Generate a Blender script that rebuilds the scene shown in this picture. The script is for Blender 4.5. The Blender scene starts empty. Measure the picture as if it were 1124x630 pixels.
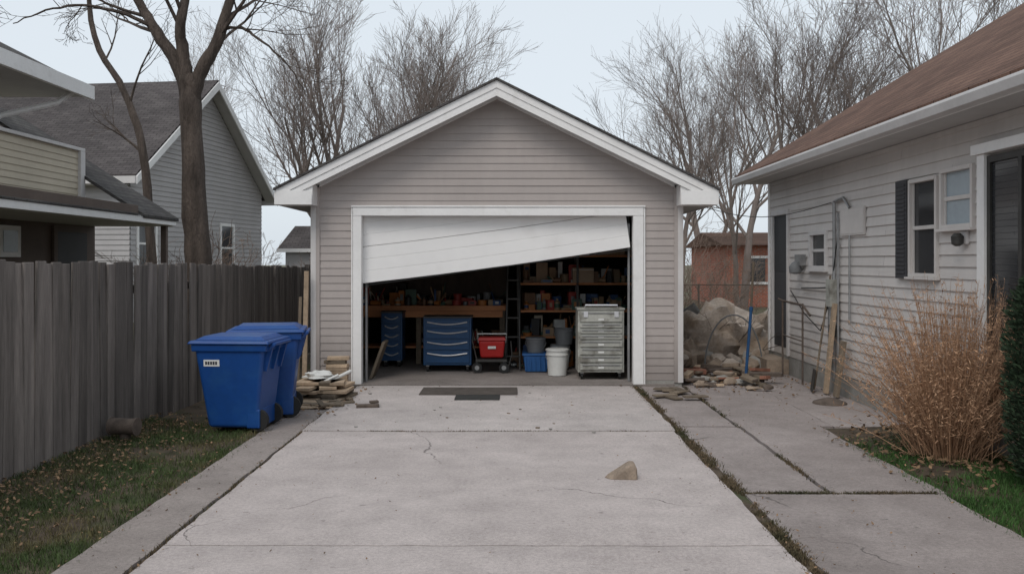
import bpy, math, random
from mathutils import Vector, Matrix, noise
R=random.Random(11)
RS=random.Random(77)
sc=bpy.context.scene
sc.view_settings.view_transform='Standard'
sc.view_settings.look='None'
sc.view_settings.exposure=0

# ------------------------------------------------------------ mesh builder
class MB:
    def __init__(s): s.v=[];s.f=[];s.m=[];s.mats=[]
    def mi(s,mat):
        if mat not in s.mats: s.mats.append(mat)
        return s.mats.index(mat)
    def add(s,vs,fs,mat,M=None):
        b=len(s.v); k=s.mi(mat)
        for p in vs:
            p=Vector(p)
            if M is not None: p=M@p
            s.v.append(p)
        for f in fs:
            s.f.append([b+i for i in f]); s.m.append(k)
    def quad(s,pts,mat,M=None): s.add(pts,[list(range(len(pts)))],mat,M)
    def box(s,x0,x1,y0,y1,z0,z1,mat,M=None):
        vs=[(x0,y0,z0),(x1,y0,z0),(x1,y1,z0),(x0,y1,z0),(x0,y0,z1),(x1,y0,z1),(x1,y1,z1),(x0,y1,z1)]
        s.add(vs,[(0,3,2,1),(4,5,6,7),(0,1,5,4),(1,2,6,5),(2,3,7,6),(3,0,4,7)],mat,M)
    def taper(s,b,t,z0,z1,mat,M=None):
        vs=[(b[0],b[2],z0),(b[1],b[2],z0),(b[1],b[3],z0),(b[0],b[3],z0),(t[0],t[2],z1),(t[1],t[2],z1),(t[1],t[3],z1),(t[0],t[3],z1)]
        s.add(vs,[(0,3,2,1),(4,5,6,7),(0,1,5,4),(1,2,6,5),(2,3,7,6),(3,0,4,7)],mat,M)
    def prism(s,pts,vec,mat,M=None):
        n=len(pts); a=[Vector(p) for p in pts]; b=[p+Vector(vec) for p in a]
        fs=[list(range(n))[::-1],list(range(n,2*n))]+[(i,(i+1)%n,n+(i+1)%n,n+i) for i in range(n)]
        s.add(a+b,fs,mat,M)
    def tube(s,pts,rad,n,mat,cap=True,M=None):
        vs=[];fs=[];pts=[Vector(p) for p in pts]
        ref=None
        for i,p in enumerate(pts):
            d=(pts[min(i+1,len(pts)-1)]-pts[max(i-1,0)]).normalized()
            if ref is None:
                ref=Vector((1,0,0)) if abs(d.x)<.8 else Vector((0,1,0))
            a=(ref-d*ref.dot(d)).normalized(); ref=a; b=d.cross(a)
            for k in range(n):
                t=2*math.pi*k/n
                vs.append(p+(a*math.cos(t)+b*math.sin(t))*rad[i])
        for i in range(len(pts)-1):
            for k in range(n):
                fs.append((i*n+k,i*n+(k+1)%n,(i+1)*n+(k+1)%n,(i+1)*n+k))
        if cap:
            fs.append(list(range(n))[::-1]); fs.append([(len(pts)-1)*n+k for k in range(n)])
        s.add(vs,fs,mat,M)
    def cyl(s,p0,p1,r,mat,n=12,r1=None,M=None): s.tube([p0,p1],[r,r if r1 is None else r1],n,mat,True,M)
    def lathe(s,c,prof,mat,n=20,M=None):
        vs=[];fs=[]
        for r,z in prof:
            for k in range(n):
                t=2*math.pi*k/n; vs.append((c[0]+r*math.cos(t),c[1]+r*math.sin(t),c[2]+z))
        for i in range(len(prof)-1):
            for k in range(n): fs.append((i*n+k,i*n+(k+1)%n,(i+1)*n+(k+1)%n,(i+1)*n+k))
        fs.append([(len(prof)-1)*n+k for k in range(n)]); fs.append(list(range(n))[::-1])
        s.add(vs,fs,mat,M)
    def obj(s,name,parent=None,bevel=0,smooth=False,seg=2):
        me=bpy.data.meshes.new(name); me.from_pydata([tuple(v) for v in s.v],[],s.f)
        for m in s.mats: me.materials.append(m)
        me.polygons.foreach_set('material_index',s.m)
        if smooth:
            me.polygons.foreach_set('use_smooth',[True]*len(me.polygons))
            me.set_sharp_from_angle(angle=math.radians(40))
        me.update()
        o=bpy.data.objects.new(name,me); sc.collection.objects.link(o)
        if parent: o.parent=parent
        if bevel:
            b=o.modifiers.new('bevel','BEVEL'); b.width=bevel; b.segments=seg; b.limit_method='ANGLE'
        return o
def group(name,loc=(0,0,0),rz=0):
    e=bpy.data.objects.new(name,None); e.location=loc; e.rotation_euler=(0,0,rz); sc.collection.objects.link(e); return e
def TR(x,y,z,rz=0,rx=0,ry=0):
    return Matrix.Translation((x,y,z))@Matrix.Rotation(rz,4,'Z')@Matrix.Rotation(ry,4,'Y')@Matrix.Rotation(rx,4,'X')

# ------------------------------------------------------------ materials
def N(nt,t,**kw):
    n=nt.nodes.new(t)
    for k,v in kw.items(): setattr(n,k,v)
    return n
def base(name):
    m=bpy.data.materials.new(name); m.use_nodes=True; nt=m.node_tree
    return m,nt,nt.nodes['Principled BSDF']
def math_(nt,op,a,b=None,c=None,clamp=False):
    n=N(nt,'ShaderNodeMath',operation=op,use_clamp=clamp)
    for i,x in enumerate((a,b,c)):
        if x is None: continue
        if isinstance(x,(int,float)): n.inputs[i].default_value=x
        else: nt.links.new(x,n.inputs[i])
    return n.outputs[0]
def noise_(nt,vec,scale,detail=6,rough=.55,dist=0):
    n=N(nt,'ShaderNodeTexNoise'); n.inputs['Scale'].default_value=scale; n.inputs['Detail'].default_value=detail
    n.inputs['Roughness'].default_value=rough; n.inputs['Distortion'].default_value=dist
    nt.links.new(vec,n.inputs['Vector']); return n.outputs['Fac']
def mapr(nt,v,a,b,c,d):
    n=N(nt,'ShaderNodeMapRange'); nt.links.new(v,n.inputs[0])
    for i,x in zip((1,2,3,4),(a,b,c,d)): n.inputs[i].default_value=x
    return n.outputs[0]
def mix(nt,f,a,b,mode='MIX'):
    n=N(nt,'ShaderNodeMix',data_type='RGBA',blend_type=mode)
    if isinstance(f,(int,float)): n.inputs[0].default_value=f
    else: nt.links.new(f,n.inputs[0])
    for i,x in ((6,a),(7,b)):
        if isinstance(x,tuple): n.inputs[i].default_value=(*x,1)
        else: nt.links.new(x,n.inputs[i])
    return n.outputs[2]
def coords(nt,stretch=(1,1,1)):
    tc=N(nt,'ShaderNodeTexCoord'); mp=N(nt,'ShaderNodeMapping'); mp.inputs['Scale'].default_value=stretch
    nt.links.new(tc.outputs['Object'],mp.inputs[0]); return mp.outputs[0]
def bump(nt,bs,h,strength,dist=.01):
    b=N(nt,'ShaderNodeBump'); b.inputs['Strength'].default_value=strength; b.inputs['Distance'].default_value=dist
    nt.links.new(h,b.inputs['Height']); nt.links.new(b.outputs[0],bs.inputs['Normal'])
def mat(name,col,rough=.7,var=.15,scale=3,bmp=0,bscale=60,metal=0,stretch=(1,1,1),island=0,col2=None,c2scale=None,c2lo=.5,c2hi=.65,spec=.35,ground=None,bdist=.01):
    m,nt,bs=base(name); v=coords(nt,stretch)
    val=mapr(nt,noise_(nt,v,scale,4),.3,.7,1-var,1+var)
    val=math_(nt,'MULTIPLY',val,mapr(nt,noise_(nt,v,scale*9,3),.3,.7,1-var*.5,1+var*.5))
    if island:
        g=N(nt,'ShaderNodeNewGeometry'); val=math_(nt,'MULTIPLY',val,mapr(nt,g.outputs['Random Per Island'],0,1,1-island,1+island))
    hs=N(nt,'ShaderNodeHueSaturation'); hs.inputs['Color'].default_value=(*col,1)
    if col2:
        f=mapr(nt,noise_(nt,v,c2scale or scale*1.7,6,.6),c2lo,c2hi,0,1)
        nt.links.new(mix(nt,f,col,col2),hs.inputs['Color'])
    nt.links.new(val,hs.inputs['Value'])
    out=hs.outputs[0]
    if ground:
        tc=N(nt,'ShaderNodeTexCoord'); sp=N(nt,'ShaderNodeSeparateXYZ'); nt.links.new(tc.outputs['Object'],sp.inputs[0])
        nz=noise_(nt,v,6,5); h=math_(nt,'ADD',sp.outputs[2],math_(nt,'MULTIPLY',nz,-.5))
        f=mapr(nt,h,-.1,.45,.55,0)
        out=mix(nt,f,out,ground)
    nt.links.new(out,bs.inputs['Base Color'])
    bs.inputs['Roughness'].default_value=rough; bs.inputs['Metallic'].default_value=metal
    bs.inputs['Specular IOR Level'].default_value=spec
    if bmp: bump(nt,bs,noise_(nt,v,bscale,4,.65),bmp,bdist)
    return m
def concrete(name,col,dark,crack=1.0,seed=0):
    m,nt,bs=base(name); v=coords(nt)
    mp=N(nt,'ShaderNodeMapping'); mp.inputs['Location'].default_value=(seed*3.1,seed*1.7,0); nt.links.new(v,mp.inputs[0]); v=mp.outputs[0]
    big=mapr(nt,noise_(nt,v,.55,9,.62,.4),.36,.68,0,1)
    c=mix(nt,big,col,dark)
    val=mapr(nt,noise_(nt,v,3.2,8,.65),.3,.7,.87,1.11)
    val=math_(nt,'MULTIPLY',val,mapr(nt,noise_(nt,v,38,5,.7),.3,.7,.83,1.16))
    val=math_(nt,'MULTIPLY',val,mapr(nt,noise_(nt,v,190,2,.6),.3,.7,.80,1.20))
    val=math_(nt,'MULTIPLY',val,mapr(nt,noise_(nt,v,11,3,.6),.66,.72,1,.70))
    val=math_(nt,'MULTIPLY',val,mapr(nt,noise_(nt,v,60,2,.5),.70,.74,1,.62))
    dn=N(nt,'ShaderNodeTexNoise'); dn.inputs['Scale'].default_value=2.2; dn.inputs['Detail'].default_value=6; nt.links.new(v,dn.inputs['Vector'])
    off=N(nt,'ShaderNodeVectorMath',operation='MULTIPLY_ADD'); nt.links.new(dn.outputs['Color'],off.inputs[0]); off.inputs[1].default_value=(.55,.55,0); nt.links.new(v,off.inputs[2])
    vo=N(nt,'ShaderNodeTexVoronoi',feature='DISTANCE_TO_EDGE'); vo.inputs['Scale'].default_value=.42; nt.links.new(off.outputs[0],vo.inputs['Vector'])
    msk=mapr(nt,noise_(nt,v,.45,2),.50,.58,0,1)
    cr=math_(nt,'MULTIPLY',mapr(nt,vo.outputs['Distance'],.0006,.0030,1,0),msk)
    cr=math_(nt,'MULTIPLY',cr,crack*.65)
    hs=N(nt,'ShaderNodeHueSaturation'); nt.links.new(c,hs.inputs['Color']); nt.links.new(val,hs.inputs['Value'])
    o=mix(nt,cr,hs.outputs[0],(.05,.045,.04))
    nt.links.new(o,bs.inputs['Base Color']); bs.inputs['Roughness'].default_value=.9; bs.inputs['Specular IOR Level'].default_value=.2
    h=math_(nt,'ADD',noise_(nt,v,120,4,.7),math_(nt,'MULTIPLY',cr,-2.0))
    bump(nt,bs,h,.5,.006)
    return m
def shingle(name,c1,c2,axis='y'):
    m,nt,bs=base(name); tc=N(nt,'ShaderNodeTexCoord'); sp=N(nt,'ShaderNodeSeparateXYZ'); nt.links.new(tc.outputs['Object'],sp.inputs[0])
    cb=N(nt,'ShaderNodeCombineXYZ'); nt.links.new(sp.outputs[1 if axis=='y' else 0],cb.inputs[0]); nt.links.new(math_(nt,'MULTIPLY',sp.outputs[2],1.95),cb.inputs[1])
    br=N(nt,'ShaderNodeTexBrick'); nt.links.new(cb.outputs[0],br.inputs['Vector'])
    br.inputs['Color1'].default_value=(*c1,1); br.inputs['Color2'].default_value=(*c2,1); br.inputs['Mortar'].default_value=(c1[0]*.4,c1[1]*.4,c1[2]*.4,1)
    br.inputs['Scale'].default_value=1; br.inputs['Brick Width'].default_value=.3; br.inputs['Row Height'].default_value=.145; br.inputs['Mortar Size'].default_value=.008
    v=tc.outputs['Object']
    val=math_(nt,'MULTIPLY',mapr(nt,noise_(nt,v,.8,8,.6),.3,.7,.75,1.25),mapr(nt,noise_(nt,v,40,3),.3,.7,.8,1.2))
    hs=N(nt,'ShaderNodeHueSaturation'); nt.links.new(br.outputs['Color'],hs.inputs['Color']); nt.links.new(val,hs.inputs['Value'])
    nt.links.new(hs.outputs[0],bs.inputs['Base Color']); bs.inputs['Roughness'].default_value=.95; bs.inputs['Specular IOR Level'].default_value=.15
    bump(nt,bs,br.outputs['Fac'],-.5,.01)
    return m

M_sidG=mat('vinyl_siding_taupe',(.405,.362,.342),.6,.05,1.2,.08,40,stretch=(1,1,.3),island=.03,ground=(.18,.155,.14))
M_sidR=mat('vinyl_siding_greige',(.60,.565,.54),.6,.06,1.2,.08,40,stretch=(1,1,.3),island=.035,ground=(.24,.21,.18))
M_sidA=mat('siding_grey',(.42,.405,.405),.65,.06,1,.05,40,island=.035)
M_sidB=mat('siding_cream',(.52,.46,.36),.65,.06,1,.05,40,island=.03)
M_sidBrown=mat('siding_brown',(.12,.09,.075),.7,.15,2)
M_white=mat('white_trim_paint',(.80,.79,.78),.5,.05,2.5,.05,30,col2=(.64,.62,.60),c2scale=3,c2lo=.58,c2hi=.85)
M_trimG=mat('grey_white_trim',(.60,.58,.57),.55,.06,2.5)
M_door=mat('white_door_enamel',(.80,.79,.78),.42,.03,.8,col2=(.70,.68,.66),c2scale=1.1,c2lo=.55,c2hi=.8)
M_soffit=mat('soffit',(.5,.49,.48),.7,.05)
M_shG=shingle('shingle_dark',(.07,.065,.065),(.10,.095,.09))
M_shA=shingle('shingle_grey',(.070,.062,.062),(.10,.09,.088),'x')
M_shR=shingle('shingle_brown',(.115,.068,.052),(.16,.097,.073))
M_found=mat('foundation_concrete',(.28,.27,.25),.9,.2,4,.3,50)
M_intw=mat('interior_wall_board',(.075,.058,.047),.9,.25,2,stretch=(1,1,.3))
M_drive=concrete('driveway_concrete',(.475,.422,.405),(.385,.340,.325),1,0)
M_drive2=concrete('driveway_apron_concrete',(.49,.442,.425),(.40,.36,.345),1,9)
M_walkL=concrete('path_concrete',(.32,.28,.262),(.23,.20,.185),1,2)
M_walkR=concrete('side_slab_concrete',(.34,.298,.285),(.24,.208,.196),1,5)
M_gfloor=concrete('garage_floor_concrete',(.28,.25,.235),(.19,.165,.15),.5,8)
M_soil=mat('soil',(.085,.064,.046),.95,.35,5,.8,30,col2=(.05,.058,.025),c2scale=2)
M_yard=mat('yard_ground',(.15,.12,.085),.95,.3,.7,.8,18,col2=(.08,.09,.045),c2scale=.35,c2lo=.4,c2hi=.6)
M_fence=mat('weathered_fence_wood',(.165,.145,.133),.9,.30,4,.7,25,stretch=(3,3,.25),island=.28,col2=(.095,.083,.075),c2scale=1.6,c2lo=.45,c2hi=.7)
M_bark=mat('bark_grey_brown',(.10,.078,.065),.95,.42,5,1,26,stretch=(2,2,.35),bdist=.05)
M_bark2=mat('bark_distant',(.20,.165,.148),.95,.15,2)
M_brush=mat('brush_stems',(.20,.145,.115),.95,.2,2)
M_glass=mat('dark_window_glass',(.03,.032,.035),.12,.2,1,spec=.6)
M_curtain=mat('window_with_blind',(.36,.42,.46),.25,.08,2,spec=.6)
M_screen=mat('dark_screen',(.035,.036,.04),.6,.15,2)
M_shutter=mat('dark_shutter',(.05,.05,.055),.6,.1,2)
M_black=mat('black_rubber',(.02,.02,.02),.7,.1)
M_metal=mat('galvanised_metal',(.32,.32,.32),.45,.2,5,metal=.6)
M_metald=mat('dark_metal',(.06,.058,.055),.5,.2,5,metal=.4)
M_rust=mat('rusty_iron',(.11,.085,.07),.85,.3,8,.4,40)
M_chrome=mat('bright_handle_metal',(.7,.7,.72),.3,.05,metal=.6)
M_bin=mat('blue_bin_plastic',(.007,.055,.225),.42,.10,2.5,.05,90,col2=(.012,.07,.24),c2scale=4,spec=.4)
M_blueC=mat('blue_cabinet_paint',(.012,.055,.14),.4,.1,3)
M_greyC=mat('grey_green_cabinet_paint',(.38,.38,.345),.5,.15,4,col2=(.20,.19,.165),c2scale=5)
M_label=mat('paper_label',(.7,.7,.68),.6,.05)
M_ink=mat('label_print',(.04,.04,.05),.6,.05)
M_wood=mat('bench_wood',(.48,.20,.085),.6,.2,3,.1,40,stretch=(.3,3,3))
M_woodp=mat('pale_lumber',(.40,.30,.21),.8,.25,4,.3,40,island=.3)
M_woodo=mat('old_lumber',(.17,.135,.10),.9,.25,4,.4,40,island=.3)
M_red=mat('red_plastic',(.42,.02,.018),.4,.08)
M_wplas=mat('white_plastic',(.62,.62,.60),.45,.08,3)
M_gplas=mat('grey_plastic',(.17,.175,.18),.5,.1,3)
M_blplas=mat('blue_plastic',(.03,.12,.33),.45,.08,3)
M_card=mat('cardboard',(.36,.27,.19),.85,.12,3,.1,40)
M_mat=mat('door_mat_rubber',(.10,.085,.075),.95,.2,8,.8,180)
M_mat2=mat('door_mat_dark',(.045,.045,.043),.95,.2,8,.8,180)
M_stone=mat('fieldstone',(.28,.22,.17),.9,.3,7,.6,30)
M_brickR=mat('clay_brick',(.24,.11,.075),.9,.25,8,.5,60,island=.2)
M_tarp=mat('grey_tarp',(.40,.34,.29),.8,.3,3,.5,14,col2=(.24,.18,.13),c2scale=2)
M_dtarp=mat('dark_tarp',(.07,.065,.06),.7,.3,3,.5,14)
M_straw=mat('dry_stems',(.43,.265,.165),.85,.2,8,island=.35)
M_ever=mat('evergreen_foliage',(.025,.045,.022),.8,.3,6,island=.45)
M_grassL=mat('grass_blades_dull',(.058,.090,.028),.8,.25,3,island=.45,col2=(.12,.10,.048),c2scale=1.5,c2lo=.46,c2hi=.64)
M_grassR=mat('grass_blades_green',(.048,.112,.026),.8,.25,3,island=.45,col2=(.09,.09,.04),c2scale=1.5,c2lo=.57,c2hi=.72)
M_weed=mat('joint_moss',(.06,.060,.028),.9,.25,3,island=.45,col2=(.12,.09,.055),c2scale=1.5,c2lo=.40,c2hi=.53)
M_leaf=mat('dead_leaves',(.19,.12,.07),.9,.3,6,island=.5)
M_bluepole=mat('blue_painted_pole',(.02,.08,.20),.5,.15,6)
SUP=[mat('supply_%s'%n,c,.5,.15,5) for n,c in dict(red=(.30,.04,.03),cream=(.36,.31,.24),green=(.04,.09,.06),navy=(.03,.07,.17),card=(.30,.20,.12),black=(.03,.03,.03),orange=(.40,.15,.04),grey=(.18,.18,.18),white=(.48,.48,.46),brown=(.16,.09,.05),tan=(.26,.19,.12)).items()]

# ------------------------------------------------------------ siding
def siding(mb,o,u,n,L,z0,z1,ex,m,holes=(),lim=None,lip=.013):
    u=Vector((u[0],u[1],0)); n=Vector((n[0],n[1],0)); o=Vector((o[0],o[1],0))
    z=z0
    while z<z1-1e-4:
        zt=min(z+ex,z1)
        seams=[];q=RS.uniform(.3,3.6)
        while q<L: seams.append(q); q+=3.66
        br=[z]+sorted({h[k] for h in holes for k in (2,3) if z+1e-4<h[k]<zt-1e-4})+[zt]
        for a,b in zip(br,br[1:]):
            la,ha=lim(a) if lim else (0,L); lb,hb=lim(b) if lim else (0,L)
            if la>=ha: continue
            if lb>hb: lb=hb=(lb+hb)/2
            iv=[(la,ha,lb,hb)]
            for h in holes:
                if h[2]<b-1e-4 and h[3]>a+1e-4:
                    nv=[]
                    for q in iv:
                        if q[1]<=h[0] or q[0]>=h[1]: nv.append(q);continue
                        if q[0]<h[0]: nv.append((q[0],h[0],q[2],h[0]))
                        if q[1]>h[1]: nv.append((h[1],q[1],h[1],q[3]))
                    iv=nv
            for s in seams:
                nv=[]
                for q in iv:
                    if max(q[0],q[2])+.1<s<min(q[1],q[3])-.1: nv+= [(q[0],s,q[2],s),(s,q[1],s,q[3])]
                    else: nv.append(q)
                iv=nv
            oa=lip*(1-(a-z)/ex); ob=lip*(1-(b-z)/ex)
            P=lambda uu,zz,of: o+u*uu+n*of+Vector((0,0,zz))
            for q in iv:
                j=RS.uniform(0,.0015)
                mb.quad([P(q[0],a,oa+j),P(q[1],a,oa+j),P(q[3],b,ob+j),P(q[2],b,ob+j)],m)
                if a==z: mb.quad([P(q[0],a,-.002),P(q[1],a,-.002),P(q[1],a,oa+j),P(q[0],a,oa+j)],m)
        z=zt

# ------------------------------------------------------------ ground
mb=MB()
mb.quad([(-260,-120,-.06),(260,-120,-.06),(260,400,-.06),(-260,400,-.06)],M_yard); mb.obj('ground')
def slab(mb,x0,x1,y0,y1,m,z=0,tilt=0,sx=.12):
    nx=max(2,int((x1-x0)/sx)); ny=max(2,int((y1-y0)/sx)); vs=[];fs=[]
    for j in range(ny+1):
        for i in range(nx+1):
            x=x0+(x1-x0)*i/nx; y=y0+(y1-y0)*j/ny
            if i in(0,nx): x+=noise.noise((x*3,y*3,1))*.018+noise.noise((x,y*13,5))*.010
            if j in(0,ny): y+=noise.noise((x*4,y*3,2))*.010+noise.noise((x*17,y,5))*.006
            zz=z+noise.noise((x*.7,y*.7,3))*.008+tilt*(x-x0)
            e=0
            if i in(0,nx) or j in(0,ny): e=-.006
            vs.append((x,y,zz+e))
    W=nx+1
    for j in range(ny):
        for i in range(nx): fs.append((j*W+i,j*W+i+1,(j+1)*W+i+1,(j+1)*W+i))
    per=[i for i in range(W)]+[j*W+nx for j in range(1,ny+1)]+[ny*W+i for i in range(nx-1,-1,-1)]+[j*W for j in range(ny-1,0,-1)]
    b=len(vs)
    for k in per: vs.append((vs[k][0],vs[k][1],z-.14))
    L=len(per)
    for k in range(L): fs.append((per[k],b+k,b+(k+1)%L,per[(k+1)%L]))
    mb.add(vs,fs,m)
mb=MB()
slab(mb,-2.07,1.61,-3.0,1.7,M_drive); slab(mb,-2.07,1.61,1.72,5.26,M_drive,.002); slab(mb,-2.07,1.61,5.28,8.80,M_drive,0)
slab(mb,-2.09,1.63,8.825,12.0,M_drive2,.004)
mb.obj('driveway',smooth=True)
mb=MB()
for a,b in ((-3,1.2),(1.22,4.2),(4.22,7.1),(7.12,9.3)): slab(mb,-2.50,-2.11,a,b,M_walkL,-.008+R.uniform(-.006,.006))
slab(mb,-3.1,-2.12,9.32,12.0,M_walkL,-.012)
mb.obj('concrete_path',smooth=True)
mb=MB()
slab(mb,1.70,3.12,-3,2.9,M_walkR,-.01); slab(mb,1.70,3.14,2.93,6.45,M_walkR,-.006)
slab(mb,1.70,2.32,6.48,9.1,M_walkR,-.016); slab(mb,1.71,2.30,9.12,12.05,M_walkR,-.01)
slab(mb,2.345,3.16,6.48,9.1,M_walkR,-.004); slab(mb,2.33,3.3,9.12,12.05,M_walkR,-.008)
slab(mb,3.32,4.18,9.12,12.05,M_walkR,-.015); slab(mb,2.34,4.18,12.08,14.5,M_walkR,-.02)
mb.obj('side_pavement',smooth=True)
def bed(name,x0,x1,y0,y1,m,z=-.03,amp=.03,edge=None):
    mb=MB(); nx=int((x1-x0)/.1)+1; ny=int((y1-y0)/.1)+1; vs=[];fs=[]
    for j in range(ny+1):
        for i in range(nx+1):
            x=x0+(x1-x0)*i/nx; y=y0+(y1-y0)*j/ny
            vs.append((x,y,z+amp*(noise.noise((x*2,y*2,0))+.5*noise.noise((x*7,y*7,3)))+(edge(x,y) if edge else 0)))
    W=nx+1
    for j in range(ny):
        for i in range(nx): fs.append((j*W+i,j*W+i+1,(j+1)*W+i+1,(j+1)*W+i))
    mb.add(vs,fs,m); return mb.obj(name,smooth=True)
lawnL=lambda x,y: max(0,(-2.9-x))*.06
bed('lawn',-4.2,-2.49,-2,9.4,M_soil,-.035,.02,lawnL)
bed('lawn',3.1,4.2,-2,9.12,M_soil,-.035,.02,lambda x,y:max(0,x-3.3)*.05)
bed('soil_strip',-4.2,-2.75,9.4,18,M_soil,-.045,.02)
bed('back_yard',2.3,9,14.5,32,M_yard,-.045,.05)
mb=MB()
mb.quad([(-2.13,-3,-.03),(-2.04,-3,-.03),(-2.04,12,-.03),(-2.13,12,-.03)],M_soil)
mb.quad([(1.58,-3,-.025),(1.74,-3,-.025),(1.74,12.1,-.025),(1.58,12.1,-.025)],M_soil)
mb.obj('joint_dirt')

def blades(name,n,sample,m,h0,h1,w=.006):
    mb=MB(); c=0; t=0
    while c<n and t<n*12:
        t+=1
        s=sample()
        if s is None: continue
        x,y,z=s; h=R.uniform(h0,h1); a=R.uniform(0,6.283); l=R.uniform(.1,.9)*h; b=R.uniform(0,6.283)
        dx,dy=math.cos(a)*w/2,math.sin(a)*w/2; lx,ly=math.cos(b)*l,math.sin(b)*l
        mb.add([(x-dx,y-dy,z),(x+dx,y+dy,z),(x+dx*.7+lx*.4,y+dy*.7+ly*.4,z+h*.6),(x-dx*.7+lx*.4,y-dy*.7+ly*.4,z+h*.6),(x+lx,y+ly,z+h)],[(0,1,2,3),(3,2,4)],m)
        c+=1
    return mb.obj(name)
def sL():
    x=R.uniform(-3.85,-2.40); y=R.uniform(3.2,9.3)
    d=noise.noise((x*1.6,y*1.6,0))+.5*noise.noise((x*6,y*6,4))
    if d<R.uniform(-.75,.25): return None
    if x>-2.5 and R.random()<.75: return None
    return x,y,-.035+.02*(noise.noise((x*2,y*2,0))+.5*noise.noise((x*7,y*7,3)))+lawnL(x,y)
blades('grass',30000,sL,M_grassL,.015,.055,.005)
def sR():
    x=R.uniform(3.06,4.15); y=R.uniform(3.5,8.9)
    d=noise.noise((x*1.6,y*1.6,9))+.5*noise.noise((x*6,y*6,4))
    if d<R.uniform(-.8,.1) : return None
    if y>7.6 and R.random()<(y-7.6): return None
    if x<3.14 and R.random()<.7: return None
    return x,y,-.04+.02*(noise.noise((x*2,y*2,0))+.5*noise.noise((x*7,y*7,3)))+max(0,x-3.3)*.05
blades('grass',22000,sR,M_grassR,.02,.07,.006)
def sJ():
    k=R.random()
    if k<.68: x=1.66+R.gauss(0,.035); y=R.uniform(3.6,12)
    elif k<.76: x=-2.088+R.gauss(0,.014); y=R.uniform(3.6,12)
    elif k<.85: x=2.33+R.gauss(0,.012); y=R.uniform(6.5,12)
    elif k<.90: x=R.uniform(-2.05,1.6); y=8.812+R.gauss(0,.010)
    else: x=R.uniform(1.7,3.1); y=6.465+R.gauss(0,.012)
    if noise.noise((x*2.3,y*2.3,7))+.5*noise.noise((x*9,y*9,2))<R.uniform(-.35,.25): return None
    return x,y,-.025
blades('joint_weeds',12000,sJ,M_weed,.020,.040,.007)
mb=MB()
def leaf(x,y,z,s):
    M=TR(x,y,z+.008,R.uniform(0,6.28),R.uniform(-.6,.6),R.uniform(-.6,.6))
    mb.add([(-s,0,0),(-s*.3,-s*.55,.2*s),(s*.5,-s*.4,0),(s,0,.3*s),(s*.5,s*.45,.1*s),(-s*.3,s*.5,0)],[(0,1,2,3,4,5)],M_leaf,M)
for i in range(2000):
    x=-3.85+abs(R.gauss(0,.5)); y=R.uniform(3.4,9.6)
    if x<-2.3: leaf(x,y,-.02+lawnL(x,y)+.01,R.uniform(.008,.022))
for i in range(1100):
    x=4.15-abs(R.gauss(0,.48)); y=R.gauss(7.9,.6)
    if x>2.95 and y<9.5: leaf(x,y,.0+max(0,x-3.3)*.04,R.uniform(.012,.035))
for i in range(620):
    x=R.choice([1.66,1.7,-2.1,2.33,3.15,-2.5])+R.gauss(0,.06); leaf(x,R.uniform(4,12),.0,R.uniform(.004,.014))
for i in range(200): leaf(R.uniform(-2,3),R.uniform(4.5,12),.003,R.uniform(.004,.011))
for i in range(300): leaf(R.gauss(-2.45,.3),R.gauss(10.8,.6),.0,R.uniform(.01,.03))
for i in range(350): leaf(R.uniform(2.4,4.1),R.gauss(12.6,.8),.0,R.uniform(.01,.03))
mb.obj('fallen_leaves')

# ------------------------------------------------------------ garage
G=group('garage')
YF=12.1; XL,XR=-2.72,2.31; RX=-.205; RZ=4.08; SL=.495
EX0=-3.13; EX1=2.72
wallTop=lambda x: RZ-.13-SL*abs(x-RX)
mb=MB()
zt=wallTop(XL)
def gl(z):
    if z<=zt: return (0,XR-XL)
    d=(wallTop(RX)-z)/SL
    return (RX-d-XL,RX+d-XL)
siding(mb,(XL,YF),(1,0),(0,-1),XR-XL,.06,wallTop(RX),.102,M_sidG,holes=[(-2.1-XL,1.7-XL,-1,2.35)],lim=gl,lip=.010)
siding(mb,(XL,YF),(0,1),(-1,0),6.2,.06,zt,.102,M_sidG)
siding(mb,(XR,YF),(0,1),(1,0),6.2,.06,zt,.102,M_sidG)
siding(mb,(XL,YF+6.2),(1,0),(0,1),XR-XL,.06,wallTop(RX),.102,M_sidG,lim=gl)
mb.obj('siding',G)
mb=MB()
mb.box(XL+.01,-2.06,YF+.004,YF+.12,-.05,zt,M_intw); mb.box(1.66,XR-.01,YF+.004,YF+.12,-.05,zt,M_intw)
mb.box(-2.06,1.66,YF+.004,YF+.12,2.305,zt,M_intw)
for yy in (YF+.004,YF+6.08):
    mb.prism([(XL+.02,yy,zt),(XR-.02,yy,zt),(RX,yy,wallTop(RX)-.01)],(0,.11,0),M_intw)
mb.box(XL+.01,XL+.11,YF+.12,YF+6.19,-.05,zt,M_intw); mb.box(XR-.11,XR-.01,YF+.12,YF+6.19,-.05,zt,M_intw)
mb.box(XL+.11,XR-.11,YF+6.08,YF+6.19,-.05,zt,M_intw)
mb.obj('walls',G)
mb=MB()
for y0 in [12.6+.6*i for i in range(9)]: mb.box(XL+.11,XR-.11,y0,y0+.05,2.42,2.54,M_woodo)
mb.obj('ceiling_joists',G)
mb=MB()
mb.box(XL-.01,XL+.10,YF-.03,YF+.002,.03,zt+.02,M_sidG); mb.box(XR-.10,XR+.01,YF-.03,YF+.002,.03,zt+.02,M_sidG)
mb.box(XL-.022,XL+.05,YF-.036,YF-.031,.03,zt,M_trimG); mb.box(XR-.05,XR+.022,YF-.036,YF-.031,.03,zt,M_trimG)
mb.obj('corner_posts',G,bevel=.003)
mb=MB()
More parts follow.
